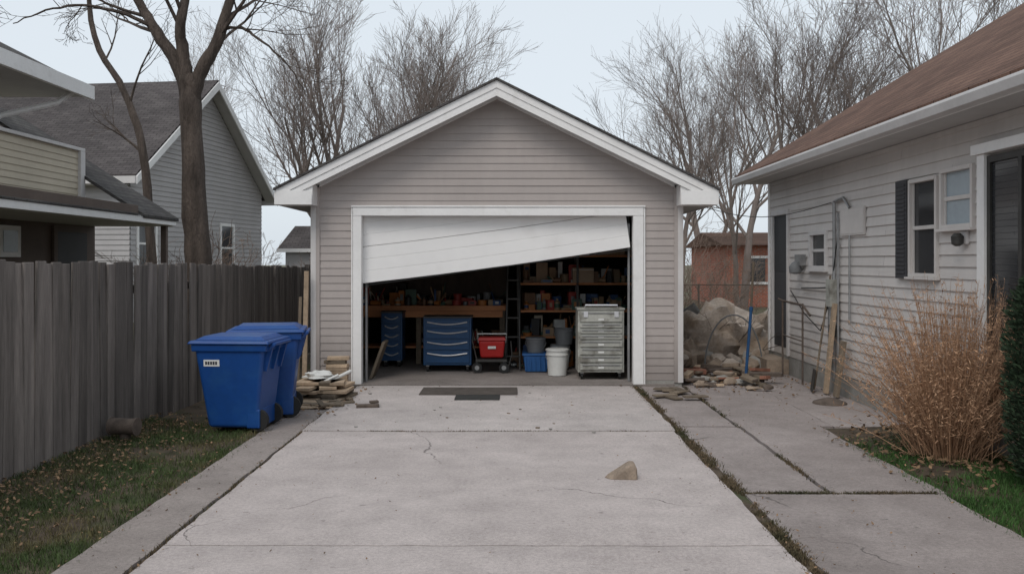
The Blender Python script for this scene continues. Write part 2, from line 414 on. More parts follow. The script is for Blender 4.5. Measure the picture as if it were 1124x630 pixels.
mb.box(-2.165,-2.05,YF-.045,YF+.10,.0,2.30,M_white); mb.box(1.65,1.79,YF-.045,YF+.10,.0,2.30,M_white)
mb.box(-2.165,1.79,YF-.048,YF+.10,2.302,2.415,M_white)
mb.box(-2.19,1.815,YF-.06,YF-.002,2.417,2.44,M_white)
mb.box(1.795,1.815,YF-.04,YF-.002,.0,2.415,M_white); mb.box(-2.19,-2.17,YF-.04,YF-.002,.0,2.415,M_white)
mb.obj('door_frame',G,bevel=.004)
mb=MB(); Y0=11.74; LEN=6.9
for sx in (-1,1):
    ex=EX0 if sx<0 else EX1
    ez=RZ-SL*abs(ex-RX)
    exo=ex+sx*.03; ezo=RZ-SL*abs(exo-RX)
    mb.prism([(exo,Y0-.03,ezo+.004),(RX,Y0-.03,RZ+.004),(RX,Y0-.03,RZ+.034),(exo,Y0-.03,ezo+.034)],(0,LEN+.06,0),M_shG)
    mb.prism([(ex,Y0+.03,ez-.02),(RX,Y0+.03,RZ-.02),(RX,Y0+.03,RZ-.10),(ex,Y0+.03,ez-.10)],(0,LEN-.06,0),M_soffit)
mb.obj('roof',G)
mb=MB()
for sx in (-1,1):
    ex=EX0 if sx<0 else EX1; ez=RZ-SL*abs(ex-RX)
    mb.prism([(ex,Y0,ez),(RX,Y0,RZ),(RX,Y0,RZ-.10),(ex,Y0,ez-.10)],(0,.03,0),M_white)
    mb.prism([(ex+(-sx)*.004,Y0+.012,ez-.1),(RX,Y0+.012,RZ-.1),(RX,Y0+.012,RZ-.205),(ex-sx*.004,Y0+.012,ez-.18)],(0,.02,0),M_white)
    a=XL if sx<0 else XR
    mb.prism([(a,YF-.03,wallTop(a)+.03),(RX,YF-.03,wallTop(RX)+.03),(RX,YF-.03,wallTop(RX)-.06),(a,YF-.03,wallTop(a)-.06)],(0,.028,0),M_white)
    i0=XL+.07 if sx<0 else XR-.07
    zz=RZ-SL*abs(i0-RX)-.16
    mb.prism([(ex,Y0+.033,ez-.20),(i0,Y0+.033,ez-.20),(i0,Y0+.033,zz),(ex,Y0+.033,ez-.08)],(0,YF-Y0-.035,0),M_white)
    mb.prism([(ex+sx*.0,Y0-.004,ez-.20),(i0+sx*.003,Y0-.004,ez-.20),(i0+sx*.003,Y0-.004,ez-.02),(ex,Y0-.004,ez-.005)],(0,.003,0),M_white)
    mb.prism([(ex,YF,ez-.19),(a,YF,ez-.19),(a,YF,ez-.17),(ex,YF,ez-.17)],(0,6.3,0),M_soffit)
    mb.box(min(ex,ex+sx*.02),max(ex,ex+sx*.02),Y0,Y0+LEN,ez-.2,ez-.01,M_white)
mb.obj('fascia',G,bevel=.003)
mb=MB(); slab(mb,XL+.1,XR-.1,12.03,YF+6.1,M_gfloor,.02,sx=.3); mb.obj('floor',G,smooth=True)
mb=MB(); mb.box(XL-.01,-2.06,YF-.012,YF+.1,-.1,.055,M_found); mb.box(1.66,XR+.01,YF-.012,YF+.1,-.1,.055,M_found)
mb.box(XL-.01,XL+.1,YF+.1,YF+6.2,-.1,.055,M_found); mb.box(XR-.1,XR+.01,YF+.1,YF+6.2,-.1,.055,M_found); mb.obj('footing',G,bevel=.01)
# garage door: jammed crooked sections hanging behind the header
mb=MB()
ang=math.atan2(.495,3.68)
Md=Matrix.Translation((-2.06,YF+.125,1.375))@Matrix.Rotation(-ang,4,'Y')@Matrix.Rotation(math.radians(-1),4,'X')
w=3.72
for a,b in [(0,.50),(.502,1.0)]:
    prof=[(a,-.016),(a+.005,-.03)]
    nr=3; hh=(b-a-.010)/nr; z=a+.005
    for k in range(nr):
        z1=z+hh
        if k<nr-1: prof+=[(z1-.008,-.030),(z1-.005,-.025),(z1+.000,-.025),(z1+.003,-.030)]
        z=z1
    prof+=[(b-.005,-.03),(b,-.016)]
    nxs=24; vs=[];fs=[]
    for i in range(nxs+1):
        x=w*i/nxs; sag=-.022*math.sin(math.pi*i/nxs)+.004*noise.noise((i*.4,3,0))
        for (zz,yy) in prof: vs.append((x,yy+.009*noise.noise((i*.22,zz*1.2,4)),zz+sag))
    K=len(prof)
    for i in range(nxs):
        for k in range(K-1): fs.append((i*K+k,(i+1)*K+k,(i+1)*K+k+1,i*K+k+1))
    mb.add(vs,fs,M_door,Md)
    mb.quad([(0,.012,a),(w,.012,a),(w,.012,b),(0,.012,b)],M_trimG,Md)
mb.box(0,w,-.03,.012,-.034,-.024,M_black,Md)
mb.obj('garage_door',G,smooth=True)
mb=MB()
mb.tube([(-2.02,YF+.2,0.02),(-2.02,YF+.2,2.2),(-2.02,YF+.5,2.38),(-2.02,YF+2.8,2.4)],[.02]*4,6,M_metal)
mb.tube([(1.62,YF+.2,0.02),(1.62,YF+.2,2.2),(1.62,YF+.5,2.38),(1.62,YF+2.8,2.4)],[.02]*4,6,M_metal)
mb.obj('door_tracks',G)

# ------------------------------------------------------------ right house
H=group('siding_house')
WX=4.2; YA=-3; YB=14.44
wins=dict(small=(11.81,12.38,1.62,2.04),tall=(8.73,9.27,1.56,2.49),blind=(8.05,8.59,2.03,2.53),door=(6.75,7.76,.35,2.60),bdoor=(13.44,14.16,.36,2.40))
mb=MB()
siding(mb,(WX,YA),(0,1),(-1,0),YB-YA,.25,2.95,.115,M_sidR,holes=[(v[0]-YA,v[1]-YA,v[2],v[3]) for v in wins.values()],lip=.016)
def gr(z):
    if z<=3.0: return (0,9)
    d=(5.7-z)/.6
    return (4.5-d,4.5+d)
siding(mb,(WX,YB),(1,0),(0,1),9,.25,5.7,.115,M_sidR,lim=gr)
mb.obj('siding',H)
mb=MB()
mb.box(WX+.03,WX+8.97,YA,YB-.02,-.1,2.95,M_intw)
mb.prism([(WX+.03,YA,2.96),(WX+8.97,YA,2.96),(WX+4.5,YA,5.6)],(0,YB-YA-.02,0),M_intw)
mb.obj('walls',H)
mb=MB(); mb.box(WX-.01,WX+9,YA,YB+.01,-.1,.245,M_found); mb.obj('foundation',H)
mb=MB(); mb.box(WX-.025,WX+.06,YB-.06,YB+.025,.24,2.95,M_white); mb.obj('corner_trim',H,bevel=.004)
mb=MB()
ex=3.75; ez=3.06; rx=8.7; rz=ez+.6*(rx-ex)
for s in (0,1):
    e=ex if s==0 else 2*rx-ex
    e2=e-.04 if s==0 else e+.04
    mb.prism([(e2,YA-.3,ez+.0),(rx,YA-.3,rz+.02),(rx,YA-.3,rz+.06),(e2,YA-.3,ez+.035)],(0,YB-YA+.6,0),M_shR)
mb.obj('roof',H)
mb=MB()
mb.box(ex,WX+.05,YA-.25,YB+.28,2.955,2.975,M_soffit)
mb.box(ex-.0,ex+.03,YA-.25,YB+.28,2.94,3.045,M_white)
for s in (0,1):
    e=ex if s==0 else 2*rx-ex
    mb.prism([(e,YB+.27,ez-.005),(rx,YB+.27,rz-.005),(rx,YB+.27,rz-.16),(e,YB+.27,ez-.14)],(0,.025,0),M_white)
mb.prism([(ex-.002,YA-.25,3.04),(ex-.11,YA-.25,3.045),(ex-.115,YA-.25,3.02),(ex-.09,YA-.25,2.95),(ex-.002,YA-.25,2.94)],(0,YB-YA+.52,0),M_trimG)
mb.obj('gutter_and_fascia',H,bevel=.003)
def window(name,v,frame,glass,rail=True,fw=.055,sill=True):
    ya,yb,za,zb=v; mb=MB(); x0,x1=WX-.045,WX+.025
    mb.box(x0,x1,ya-fw,ya,za-fw,zb+fw,frame); mb.box(x0,x1,yb,yb+fw,za-fw,zb+fw,frame)
    mb.box(x0-.003,x1,ya,yb,zb,zb+fw,frame); mb.box(x0-.003,x1,ya,yb,za-fw,za,frame)
    if sill: mb.box(x0-.03,x1,ya-fw-.02,yb+fw+.02,za-fw-.025,za-fw-.001,frame)
    mb.box(WX+.004,WX+.012,ya,yb,za,zb,glass)
    if rail: mb.box(WX-.018,WX+.003,ya,yb,(za+zb)/2-.02,(za+zb)/2+.02,frame)
    mb.box(WX-.014,WX+.003,ya,ya+.025,za,zb,frame); mb.box(WX-.014,WX+.003,yb-.025,yb,za,zb,frame)
    mb.obj(name,H,bevel=.003)
window('window_small',wins['small'],M_trimG,M_glass)
window('window_tall',wins['tall'],M_sidR,M_glass,fw=.04)
window('window_blind',wins['blind'],M_sidR,M_curtain,True,fw=.04)
mb=MB()
y0,y1,z0,z1=9.33,9.60,1.5,2.54
mb.box(WX-.05,WX-.02,y0,y1,z0,z1,M_shutter)
for k in range(22): mb.box(WX-.058,WX-.051,y0+.035,y1-.035,z0+.05+k*.044,z0+.075+k*.044,M_shutter)
mb.obj('shutter',H,bevel=.002)
mb=MB(); ya,yb,za,zb=wins['door']
mb.box(WX-.07,WX+.025,yb,yb+.12,.25,zb+.02,M_white); mb.box(WX-.07,WX+.025,ya-.12,ya,.25,zb+.02,M_white)
mb.box(WX-.10,WX+.025,ya-.2,yb+.17,zb+.022,zb+.11,M_white)
mb.box(WX-.02,WX+.01,ya,yb,za,zb,M_glass)
mb.box(WX-.045,WX-.021,yb-.05,yb,za,zb,M_metald); mb.box(WX-.045,WX-.021,ya,ya+.05,za,zb,M_metald); mb.box(WX-.045,WX-.021,(ya+yb)/2-.025,(ya+yb)/2+.025,za,zb,M_metald)
mb.box(WX-.046,WX-.021,ya+.05,yb-.05,zb-.06,zb-.001,M_metald); mb.box(WX-.046,WX-.021,ya+.05,yb-.05,za+.9,za+.95,M_metald)
for k in range(40): mb.box(WX-.024,WX-.0205,ya+.05,yb-.05,za+.06+k*.054,za+.064+k*.054,M_shutter)
mb.obj('screen_door',H,bevel=.004)
mb=MB(); ya,yb,za,zb=wins['bdoor']
mb.box(WX-.045,WX+.02,yb,yb+.07,.25,zb+.07,M_trimG); mb.box(WX-.045,WX+.02,ya-.07,ya,.25,zb+.07,M_trimG); mb.box(WX-.047,WX+.02,ya,yb,zb,zb+.07,M_trimG)
mb.box(WX-.01,WX+.02,ya,yb,za,zb,M_screen); mb.box(WX-.02,WX-.011,ya+.1,yb-.1,za+.15,zb-.9,M_shutter)
mb.box(WX-.35,WX-.015,ya-.05,yb+.05,-.05,.20,M_stone)
mb.obj('back_door',H,bevel=.01)
mb=MB()
mb.box(WX-.04,WX-.015,10.48,11.23,2.0,2.34,M_sidR); mb.box(WX-.045,WX-.041,10.5,11.21,2.02,2.32,M_sidR)
mb.obj('utility_panel',H,bevel=.004)
mb=MB()
for (y,r,a,b) in ((11.42,.022,.15,2.45),(11.28,.016,.1,2.3),(11.56,.03,.3,1.2),(10.9,.014,.9,2.0)):
    mb.tube([(WX-.05,y,a),(WX-.05,y,b)],[r,r],8,M_metal)
mb.tube([(WX-.05,11.42,2.45),(WX-.05,11.1,2.48),(WX-.05,10.9,2.34)],[.018]*3,8,M_metal)
mb.tube([(WX-.05,11.42,1.35),(WX-.06,12.0,1.32),(WX-.05,12.7,1.3)],[.012]*3,6,M_metald)
mb.tube([(WX-.05,11.3,2.0),(WX-.07,11.5,1.2),(WX-.06,11.9,.75),(WX-.05,12.6,.95),(WX-.05,13.2,1.25)],[.008]*5,6,M_black)
mb.box(WX-.13,WX-.02,11.33,11.5,1.1,1.45,M_greyC)
mb.box(WX-.10,WX-.02,11.3,11.48,.72,.86,M_metald)
mb.obj('conduits',H,smooth=True)
mb=MB()
mb.box(WX-.10,WX-.015,12.62,12.86,1.62,1.78,M_metal); mb.lathe((WX-.13,12.74,1.5),[(.02,0),(.08,.02),(.09,.1),(.05,.16),(.02,.18)],M_gplas,14); mb.cyl((WX-.03,12.74,1.55),(WX-.13,12.74,1.60),.02,M_metal)
mb.obj('flood_lamp',H,smooth=True)
mb=MB()
mb.box(WX-.04,WX-.015,8.12,8.24,1.84,1.96,M_trimG); mb.lathe((WX-.09,8.18,1.82),[(.02,0),(.05,.02),(.055,.09),(.03,.12)],M_metald,14); mb.cyl((WX-.03,8.18,1.9),(WX-.09,8.18,1.9),.015,M_metald)
mb.obj('wall_lamp',H,smooth=True)

mb=MB()
P0=Vector((2.75,13,2.5));P1=Vector((4.18,11.6,2.45))
mb.tube([P0.lerp(P1,t/10)-Vector((0,0,.18*math.sin(math.pi*t/10))) for t in range(11)],[.006]*11,5,M_metald)
mb.obj('service_cable')
mb=MB()
for y in (13.1,12.2): mb.cyl((4.0,y,-.05),(4.0,y,1.10),.014,M_rust,8)
mb.tube([(4.0,13.3,1.12),(4.0,13.1,1.10),(4.0,12.2,1.08),(4.02,11.95,.95)],[.016]*4,8,M_rust); mb.cyl((4.0,13.1,.6),(4.0,12.2,.58),.010,M_rust,8)
mb.obj('handrail',smooth=True)

mb=MB()
mb.cyl((3.92,11.5,.02),(4.15,11.55,1.5),.014,M_woodo,8)
mb.prism([(3.86,11.4,.0),(3.9,11.6,.0),(3.95,11.63,.28),(3.91,11.42,.28)],(.012,0,0),M_metald)
mb.obj('shovel',smooth=True)
mb=MB()
mb.box(-.02,.02,-.05,.05,0,1.15,M_woodp,TR(4.0,11.3,0,0,0,.10)); mb.box(-.02,.02,-.05,.05,0,.7,M_woodo,TR(4.02,11.0,.0,.1,.05,.12))
mb.obj('leaning_boards',bevel=.003)

# ------------------------------------------------------------ fence
F=group('wooden_fence')
mb=MB(); y=-2.5
while y<21:
    w=R.uniform(.132,.142); x=-3.83+noise.noise((y*.3,0,0))*.03+(y-7)*.006
    h=1.70-.010*(y-7)+R.uniform(-.018,.018)
    t=R.uniform(-.012,.012); tx=R.uniform(-.012,.012)
    M=TR(x,y+w/2,-.02,0,t,tx)
    d=R.uniform(-.006,.006)
    mb.box(-.011+d,.011+d,-w/2,w/2,0,h,M_fence,M)
    y+=w+R.uniform(.003,.010)
mb.obj('pickets',F,bevel=.003,seg=1)
mb=MB()
for z in (.35,1.35): mb.box(-3.93,-3.875,-2.5,21,z,z+.09,M_fence)
for k in range(10): mb.box(-4.02,-3.935,-2+k*2.4,-1.91+k*2.4,-.1,1.62,M_fence)
mb.obj('rails_and_posts',F)

# ------------------------------------------------------------ left neighbour A (gable)
A=group('gable_house',(-10.2,29.5,0),math.radians(-7.6))
mb=MB(); hw=4.5; ze=4.25; zr=7.5; sl=(zr-ze)/hw
def ga(z):
    if z<=ze: return (0,2*hw)
    d=(zr-z)/sl
    return (hw-d,hw+d)
wh=[(.4,1.3,1.5,2.9),(5.6,6.5,1.4,2.9)]
siding(mb,(0,-hw),(0,1),(1,0),2*hw,.2,zr,.15,M_sidA,holes=wh,lim=ga,lip=.022)
siding(mb,(-13,-hw),(1,0),(0,-1),13,.2,ze,.15,M_sidA,lip=.022)
mb.obj('siding',A)
mb=MB(); mb.box(-13,-.04,-hw+.04,hw,-.1,ze,M_sidA); mb.prism([(-13,-hw+.1,ze),(-13,hw-.1,ze),(-13,0,zr-.1)],(12.9,0,0),M_sidA); mb.obj('walls',A)
mb=MB()
for s in (-1,1):
    e=s*(hw+.45); zz=zr+.1-sl*(hw+.45)
    mb.prism([(-13.3,e,zz),(-13.3,0,zr+.12),(-13.3,0,zr+.2),(-13.3,e,zz+.08)],(13.75,0,0),M_shA)
mb.obj('roof',A)
mb=MB()
for s in (-1,1):
    e=s*(hw+.45); zz=zr+.1-sl*(hw+.45)
    mb.prism([(.45,e,zz+.02),(.45,0,zr+.14),(.45,0,zr-.12),(.45,e,zz-.2)],(.04,0,0),M_white)
    mb.prism([(0,e,zz-.02),(0,0,zr+.10),(0,0,zr+.05),(0,e,zz-.07)],(.45,0,0),M_soffit)
    mb.prism([(-13.3,e,zz-.18),(-13.3,e+s*.05,zz-.18),(-13.3,e+s*.05,zz+.02),(-13.3,e,zz+.02)],(13.75,0,0),M_trimG)
mb.box(-13,.0,-hw-.45,-hw,zz-.2,zz-.18,M_soffit)
for h in wh:
    a,b=h[0]-hw,h[1]-hw
    mb.box(-.02,.05,a-.1,a,h[2]-.1,h[3]+.1,M_white); mb.box(-.02,.05,b,b+.1,h[2]-.1,h[3]+.1,M_white); mb.box(-.02,.055,a,b,h[3],h[3]+.1,M_white); mb.box(-.02,.055,a,b,h[2]-.1,h[2],M_white)
    mb.box(-.015,.0,a,b,h[2],h[3],M_glass); mb.box(.0,.03,a,b,(h[2]+h[3])/2-.03,(h[2]+h[3])/2+.03,M_white)
mb.obj('trim_and_windows',A)

# left neighbour B (balcony house)
B=group('balcony_house')
mb=MB()
siding(mb,(-7.5,2),(0,1),(1,0),13.4,2.72,3.58,.105,M_sidB)
siding(mb,(-9.5,15.4),(1,0),(0,1),2.0,2.72,3.58,.105,M_sidB)
siding(mb,(-9.5,2),(0,1),(1,0),12.6,2.7,4.5,.105,M_sidA)
mb.obj('siding',B)
mb=MB()
mb.box(-15,-9.54,2,14.6,2.4,4.5,M_sidBrown); mb.box(-15,-8,2,17,-.1,2.38,M_sidBrown); mb.box(-9.4,-7.54,2,15.36,2.66,3.55,M_sidB)
mb.obj('walls',B)
mb=MB()
mb.box(-7.58,-7.44,2,15.46,3.585,3.64,M_trimG); mb.box(-7.52,-7.44,15.30,15.46,2.7,3.583,M_trimG)
mb.box(-15,-6.5,2,15.42,2.40,2.655,M_sidBrown); mb.box(-6.499,-6.42,2,16.95,2.36,2.47,M_white)
mb.box(-8.0,-6.5,2,17,2.35,2.395,M_soffit)
mb.obj('porch_trim',B,bevel=.005)
mb=MB()
mb.prism([(-6.4,2,2.475),(-7.43,2,2.66),(-7.43,2,2.69),(-6.4,2,2.50)],(0,13.42,0),M_shG)
mb.prism([(-6.4,15.425,2.44),(-9.6,15.425,4.5),(-9.6,15.425,4.56),(-6.4,15.425,2.50)],(0,1.6,0),M_shG)
mb.prism([(-7.0,2,4.56),(-11,2,6.6),(-15,2,4.56),(-15,2,4.5),(-11,2,6.5),(-7.0,2,4.5)],(0,12.7,0),M_shG)
mb.obj('roof',B)
mb=MB()
mb.box(-7.0,-6.93,2,14.72,4.36,4.58,M_white); mb.box(-9.5,-7.0,2,14.7,4.40,4.42,M_soffit); mb.prism([(-7,14.7,4.38),(-7,14.7,4.55),(-11,14.7,6.58),(-11,14.7,6.40)],(0,.03,0),M_trimG)
mb.tube([(-7.1,14.3,4.4),(-7.25,14.1,4.2),(-7.8,13.5,3.9),(-8.0,13.2,3.62)],[.045]*4,8,M_white)
mb.box(-6.62,-6.52,8,8.1,-.1,2.35,M_trimG); mb.box(-6.62,-6.52,16.7,16.8,-.1,2.35,M_sidBrown)
mb.box(-7.99,-7.95,13.75,14.35,1.75,2.25,M_white); mb.box(-7.949,-7.94,13.85,14.25,1.83,2.17,M_curtain)
mb.box(-7.99,-7.96,15.5,16.6,0,2.2,M_screen); mb.box(-7.99,-7.94,15.38,15.5,0,2.3,M_sidBrown)
mb.obj('fittings',B)

D=group('distant_garage'); mb=MB()
mb.box(-9.2,-5.8,36,42,-.1,2.2,M_sidA); mb.obj('walls',D); mb=MB()
mb.prism([(-9.5,35.8,2.1),(-5.5,35.8,2.1),(-5.8,37.6,3.1),(-9.2,37.6,3.1)],(0,0,.08),M_shA); mb.box(-9.5,-5.5,35.74,35.8,2.05,2.2,M_white); mb.obj('roof',D)
BH=group('brick_house'); mb=MB()
m,nt,bs=base('red_brick_wall'); v=coords(nt); br=N(nt,'ShaderNodeTexBrick')
sp=N(nt,'ShaderNodeSeparateXYZ'); nt.links.new(v,sp.inputs[0]); cb=N(nt,'ShaderNodeCombineXYZ'); nt.links.new(math_(nt,'ADD',sp.outputs[0],sp.outputs[1]),cb.inputs[0]); nt.links.new(sp.outputs[2],cb.inputs[1]); nt.links.new(cb.outputs[0],br.inputs['Vector'])
br.inputs['Color1'].default_value=(.46,.13,.07,1); br.inputs['Color2'].default_value=(.36,.10,.055,1); br.inputs['Mortar'].default_value=(.34,.24,.2,1); br.inputs['Scale'].default_value=1; br.inputs['Brick Width'].default_value=.22; br.inputs['Row Height'].default_value=.075; br.inputs['Mortar Size'].default_value=.01
nt.links.new(br.outputs['Color'],bs.inputs['Base Color']); bs.inputs['Roughness'].default_value=.9
mb.box(8.3,19,34,41,-.1,2.35,m); mb.obj('walls',BH); mb=MB()
mb.box(9.1,9.7,33.95,33.99,.9,1.8,M_glass); mb.box(9.0,9.8,33.93,33.98,1.8,1.9,M_white); mb.box(9.0,9.8,33.93,33.98,.8,.9,M_white); mb.obj('window',BH); mb=MB()
mb.prism([(8.0,33.6,2.3),(8.0,37.5,2.9),(8.0,41.4,2.3)],(11,0,0),M_shR); mb.obj('roof',BH)

# ------------------------------------------------------------ trees
def rvec(rg): 
    return Vector((rg.gauss(0,1),rg.gauss(0,1),rg.gauss(0,1))).normalized()
def grow(mb,p,d,L,r,lvl,maxl,m,rg,kids,up=.10,wob=.16,amin=22,amax=50,rmin=.007,t0=.3,lr=(.45,.72)):
    segs=[7,5,4,3,2,2][lvl]; sides=[9,6,4,3,3,3][lvl]
    pts=[p.copy()];rad=[r];dirs=[d]
    for i in range(segs):
        d=(d+rvec(rg)*wob+Vector((0,0,up))).normalized(); p=p+d*L/segs
        pts.append(p.copy()); rad.append(max(rmin*.8,r*(1-.72*(i+1)/segs))); dirs.append(d)
    mb.tube(pts,rad,sides,m,cap=False)
    if lvl>=maxl: return
    for k in range(kids[lvl]):
        t=t0+(1-t0)*(k+rg.random())/kids[lvl]
        f=t*segs; i=min(int(f),segs-1); q=pts[i].lerp(pts[i+1],f-i); dd=dirs[i+1]
        ax=dd.cross(rvec(rg)).normalized(); a=math.radians(rg.uniform(amin,amax))
        nd=Matrix.Rotation(a,3,ax)@dd
        rr=max(rmin,(rad[i]*(1-(f-i))+rad[i+1]*(f-i))*rg.uniform(.5,.75))
        grow(mb,q,nd,L*rg.uniform(*lr)*(1.15-.4*t),rr,lvl+1,maxl,m,rg,kids,up,wob,amin,amax,rmin,.2,lr)
tmesh=[]
for k in range(5):
    rg=random.Random(100+k); mb=MB()
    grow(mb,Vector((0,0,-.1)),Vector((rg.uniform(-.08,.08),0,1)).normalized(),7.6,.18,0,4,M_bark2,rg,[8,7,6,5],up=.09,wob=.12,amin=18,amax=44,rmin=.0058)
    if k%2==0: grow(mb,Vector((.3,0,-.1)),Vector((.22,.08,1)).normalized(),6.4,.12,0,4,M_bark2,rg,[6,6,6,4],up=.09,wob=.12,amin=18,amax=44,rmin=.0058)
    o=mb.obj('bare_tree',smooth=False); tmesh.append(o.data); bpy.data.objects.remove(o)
def place(x,y,s,rz,k,name='bare_tree'):
    o=bpy.data.objects.new(name,tmesh[k]); o.location=(x,y,0); o.scale=(s,s,s); o.rotation_euler=(0,0,rz); sc.collection.objects.link(o)
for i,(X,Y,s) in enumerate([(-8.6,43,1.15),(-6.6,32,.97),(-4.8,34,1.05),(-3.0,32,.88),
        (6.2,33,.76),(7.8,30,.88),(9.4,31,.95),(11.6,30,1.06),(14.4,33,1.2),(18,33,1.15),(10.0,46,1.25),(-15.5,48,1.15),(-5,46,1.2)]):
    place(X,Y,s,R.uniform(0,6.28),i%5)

mb=MB(); rg=random.Random(5)
Yt=14.0
def limb(pts,r0,r1,sides=10,kids=8,kl=2.2):
    pts=[Vector(p) for p in pts]
    fine=[]
    n=len(pts)
    for i in range(n-1):
        p0=pts[max(i-1,0)];p1=pts[i];p2=pts[i+1];p3=pts[min(i+2,n-1)]
        for k in range(5):
            t=k/5
            fine.append(.5*((2*p1)+(-p0+p2)*t+(2*p0-5*p1+4*p2-p3)*t*t+(-p0+3*p1-3*p2+p3)*t**3)+rvec(rg)*.012)
    fine.append(pts[-1])
    L=len(fine)
    rad=[(r0+(r1-r0)*i/(L-1))*(1+.07*rg.uniform(-1,1)) for i in range(L)]
    mb.tube(fine,rad,sides,M_bark,cap=False)
    for k in range(kids):
        i=int(L*(.35+.62*k/kids)); i=min(i,L-2)
        dd=(fine[i+1]-fine[i]).normalized(); ax=dd.cross(rvec(rg)).normalized()
        nd=Matrix.Rotation(math.radians(rg.uniform(30,60)),3,ax)@dd
        grow(mb,fine[i],nd,kl*rg.uniform(.6,1.1),rad[i]*.4,2,5,M_bark,rg,[0,0,5,3,2],up=.08,wob=.18,rmin=.004)
limb([(-4.88,Yt,-.1),(-4.93,Yt,.8),(-4.96,Yt,1.64),(-5.03,Yt,2.9),(-5.07,Yt,4.0),(-5.12,Yt,4.6)],.23,.15,16,0)
limb([(-5.10,Yt,4.25),(-5.3,Yt,4.8),(-5.6,Yt,5.28),(-5.9,Yt+.1,5.75),(-6.15,Yt,6.4),(-6.4,Yt,8),(-6.6,Yt,9.5)],.12,.03,10,7)
limb([(-5.12,Yt,4.35),(-5.2,Yt,5.0),(-5.2,Yt-.1,5.45),(-5.12,Yt,6.1),(-5.0,Yt,7.5),(-5.1,Yt,9.6)],.115,.03,10,6)
limb([(-5.08,Yt,4.0),(-4.95,Yt,4.6),(-4.68,Yt,5.12),(-4.45,Yt,5.8),(-4.2,Yt,6.6),(-3.9,Yt+.2,8.5)],.135,.03,10,7)
limb([(-4.6,Yt,5.3),(-4.3,Yt-.1,5.35),(-3.95,Yt-.2,5.15),(-3.5,Yt-.3,4.75),(-3.2,Yt-.3,4.3)],.03,.008,6,5,.8)
limb([(-5.7,Yt,5.4),(-6.1,Yt-.2,5.55),(-6.6,Yt-.4,5.6),(-7.1,Yt-.5,5.5),(-7.6,Yt-.5,5.3)],.035,.008,6,4,.8)
mb.obj('bare_tree',smooth=True)
mb=MB(); Yt=19
limb([(-7.6,Yt,-.1),(-7.75,Yt,2.0),(-7.9,Yt,4.0),(-8.3,Yt,5.3),(-8.95,Yt,6.5),(-9.1,Yt,8.4),(-9.0,Yt,10)],.12,.03,8,5,1.6)
mb.obj('bare_tree',smooth=True)

def brush(name,X,Y,n,h,m=M_brush,seed=1,spread=.5,kids=(5,3,3)):
    rg=random.Random(seed); mb=MB()
    for k in range(n):
        d=Vector((rg.gauss(0,spread),rg.gauss(0,spread),1)).normalized()
        grow(mb,Vector((X+rg.gauss(0,.25),Y+rg.gauss(0,.25),-.05)),d,h*rg.uniform(.6,1),.014,1,4,m,rg,[0]+list(kids),up=.05,wob=.22,rmin=.0045)
    return mb.obj(name)
for i,(x,y,h) in enumerate([(3.2,18,1.2),(5.0,22,1.5),(4.2,21.5,2.2),(4.4,18.2,1.0),(7.4,30,2.2),(5.6,25,1.9),(-5.9,16,1.9),(-6.6,18,2.1),(-4.6,19,1.7)]):
    brush('bare_shrub',x,y,7,h,seed=50+i)

# ------------------------------------------------------------ dry ornamental shrub (right)
mb=MB(); rg=random.Random(9); cx,cy=3.78,7.65
for k in range(1050):
    a=rg.uniform(0,6.283); rr=abs(rg.gauss(0,.14)); ln=rg.gauss(0,.52)
    p=Vector((min(cx+rr*math.cos(a),4.1),cy+rr*math.sin(a),.0)); h=rg.uniform(.55,1.62)*(1-.12*abs(ln))
    d=Vector((math.cos(a)*abs(ln),math.sin(a)*abs(ln),1)).normalized()
    pts=[p];n=6
    for i in range(n):
        d=(d+rvec(rg)*.07+Vector((math.cos(a),math.sin(a),0))*.035*i*abs(ln)).normalized(); p=p+d*h/n
        if p.x>4.13: p.x=4.13
        pts.append(p.copy())
    mb.tube(pts,[.0035-.0004*i for i in range(n+1)],3,M_straw,cap=False)
    for q in range(20):
        t=rg.uniform(.3,1)*n; i=min(int(t),n-1); c=pts[i].lerp(pts[i+1],t-i); e=(rvec(rg)+Vector((0,0,.5))).normalized()*rg.uniform(.02,.06); s=rvec(rg)*.0045
        mb.quad([c,c+e*.5+s,c+e,c+e*.5-s],M_straw)
mb.obj('dry_shrub')
mb=MB()
for k in range(9000):
    z=rg.uniform(.1,1.58); rad=.27*math.sqrt(max(0,1-((z-.78)/.88)**2))*(1+.25*noise.noise((z*4,k*.0,1)))
    a=rg.uniform(0,6.283); r_=rad*rg.uniform(.55,1)*(1+.2*noise.noise((math.cos(a)*2,math.sin(a)*2,z*4)))
    c=Vector((3.88+r_*math.cos(a),6.45+r_*math.sin(a),z)); e=(Vector((math.cos(a),math.sin(a),.7))+rvec(rg)*.7).normalized()*rg.uniform(.03,.07); s=rvec(rg)*.010
    mb.quad([c,c+e*.5+s,c+e,c+e*.5-s],M_ever)
mb.tube([(3.88,6.45,-.05),(3.88,6.45,1.3)],[.04,.015],7,M_bark)
mb.obj('evergreen_shrub')

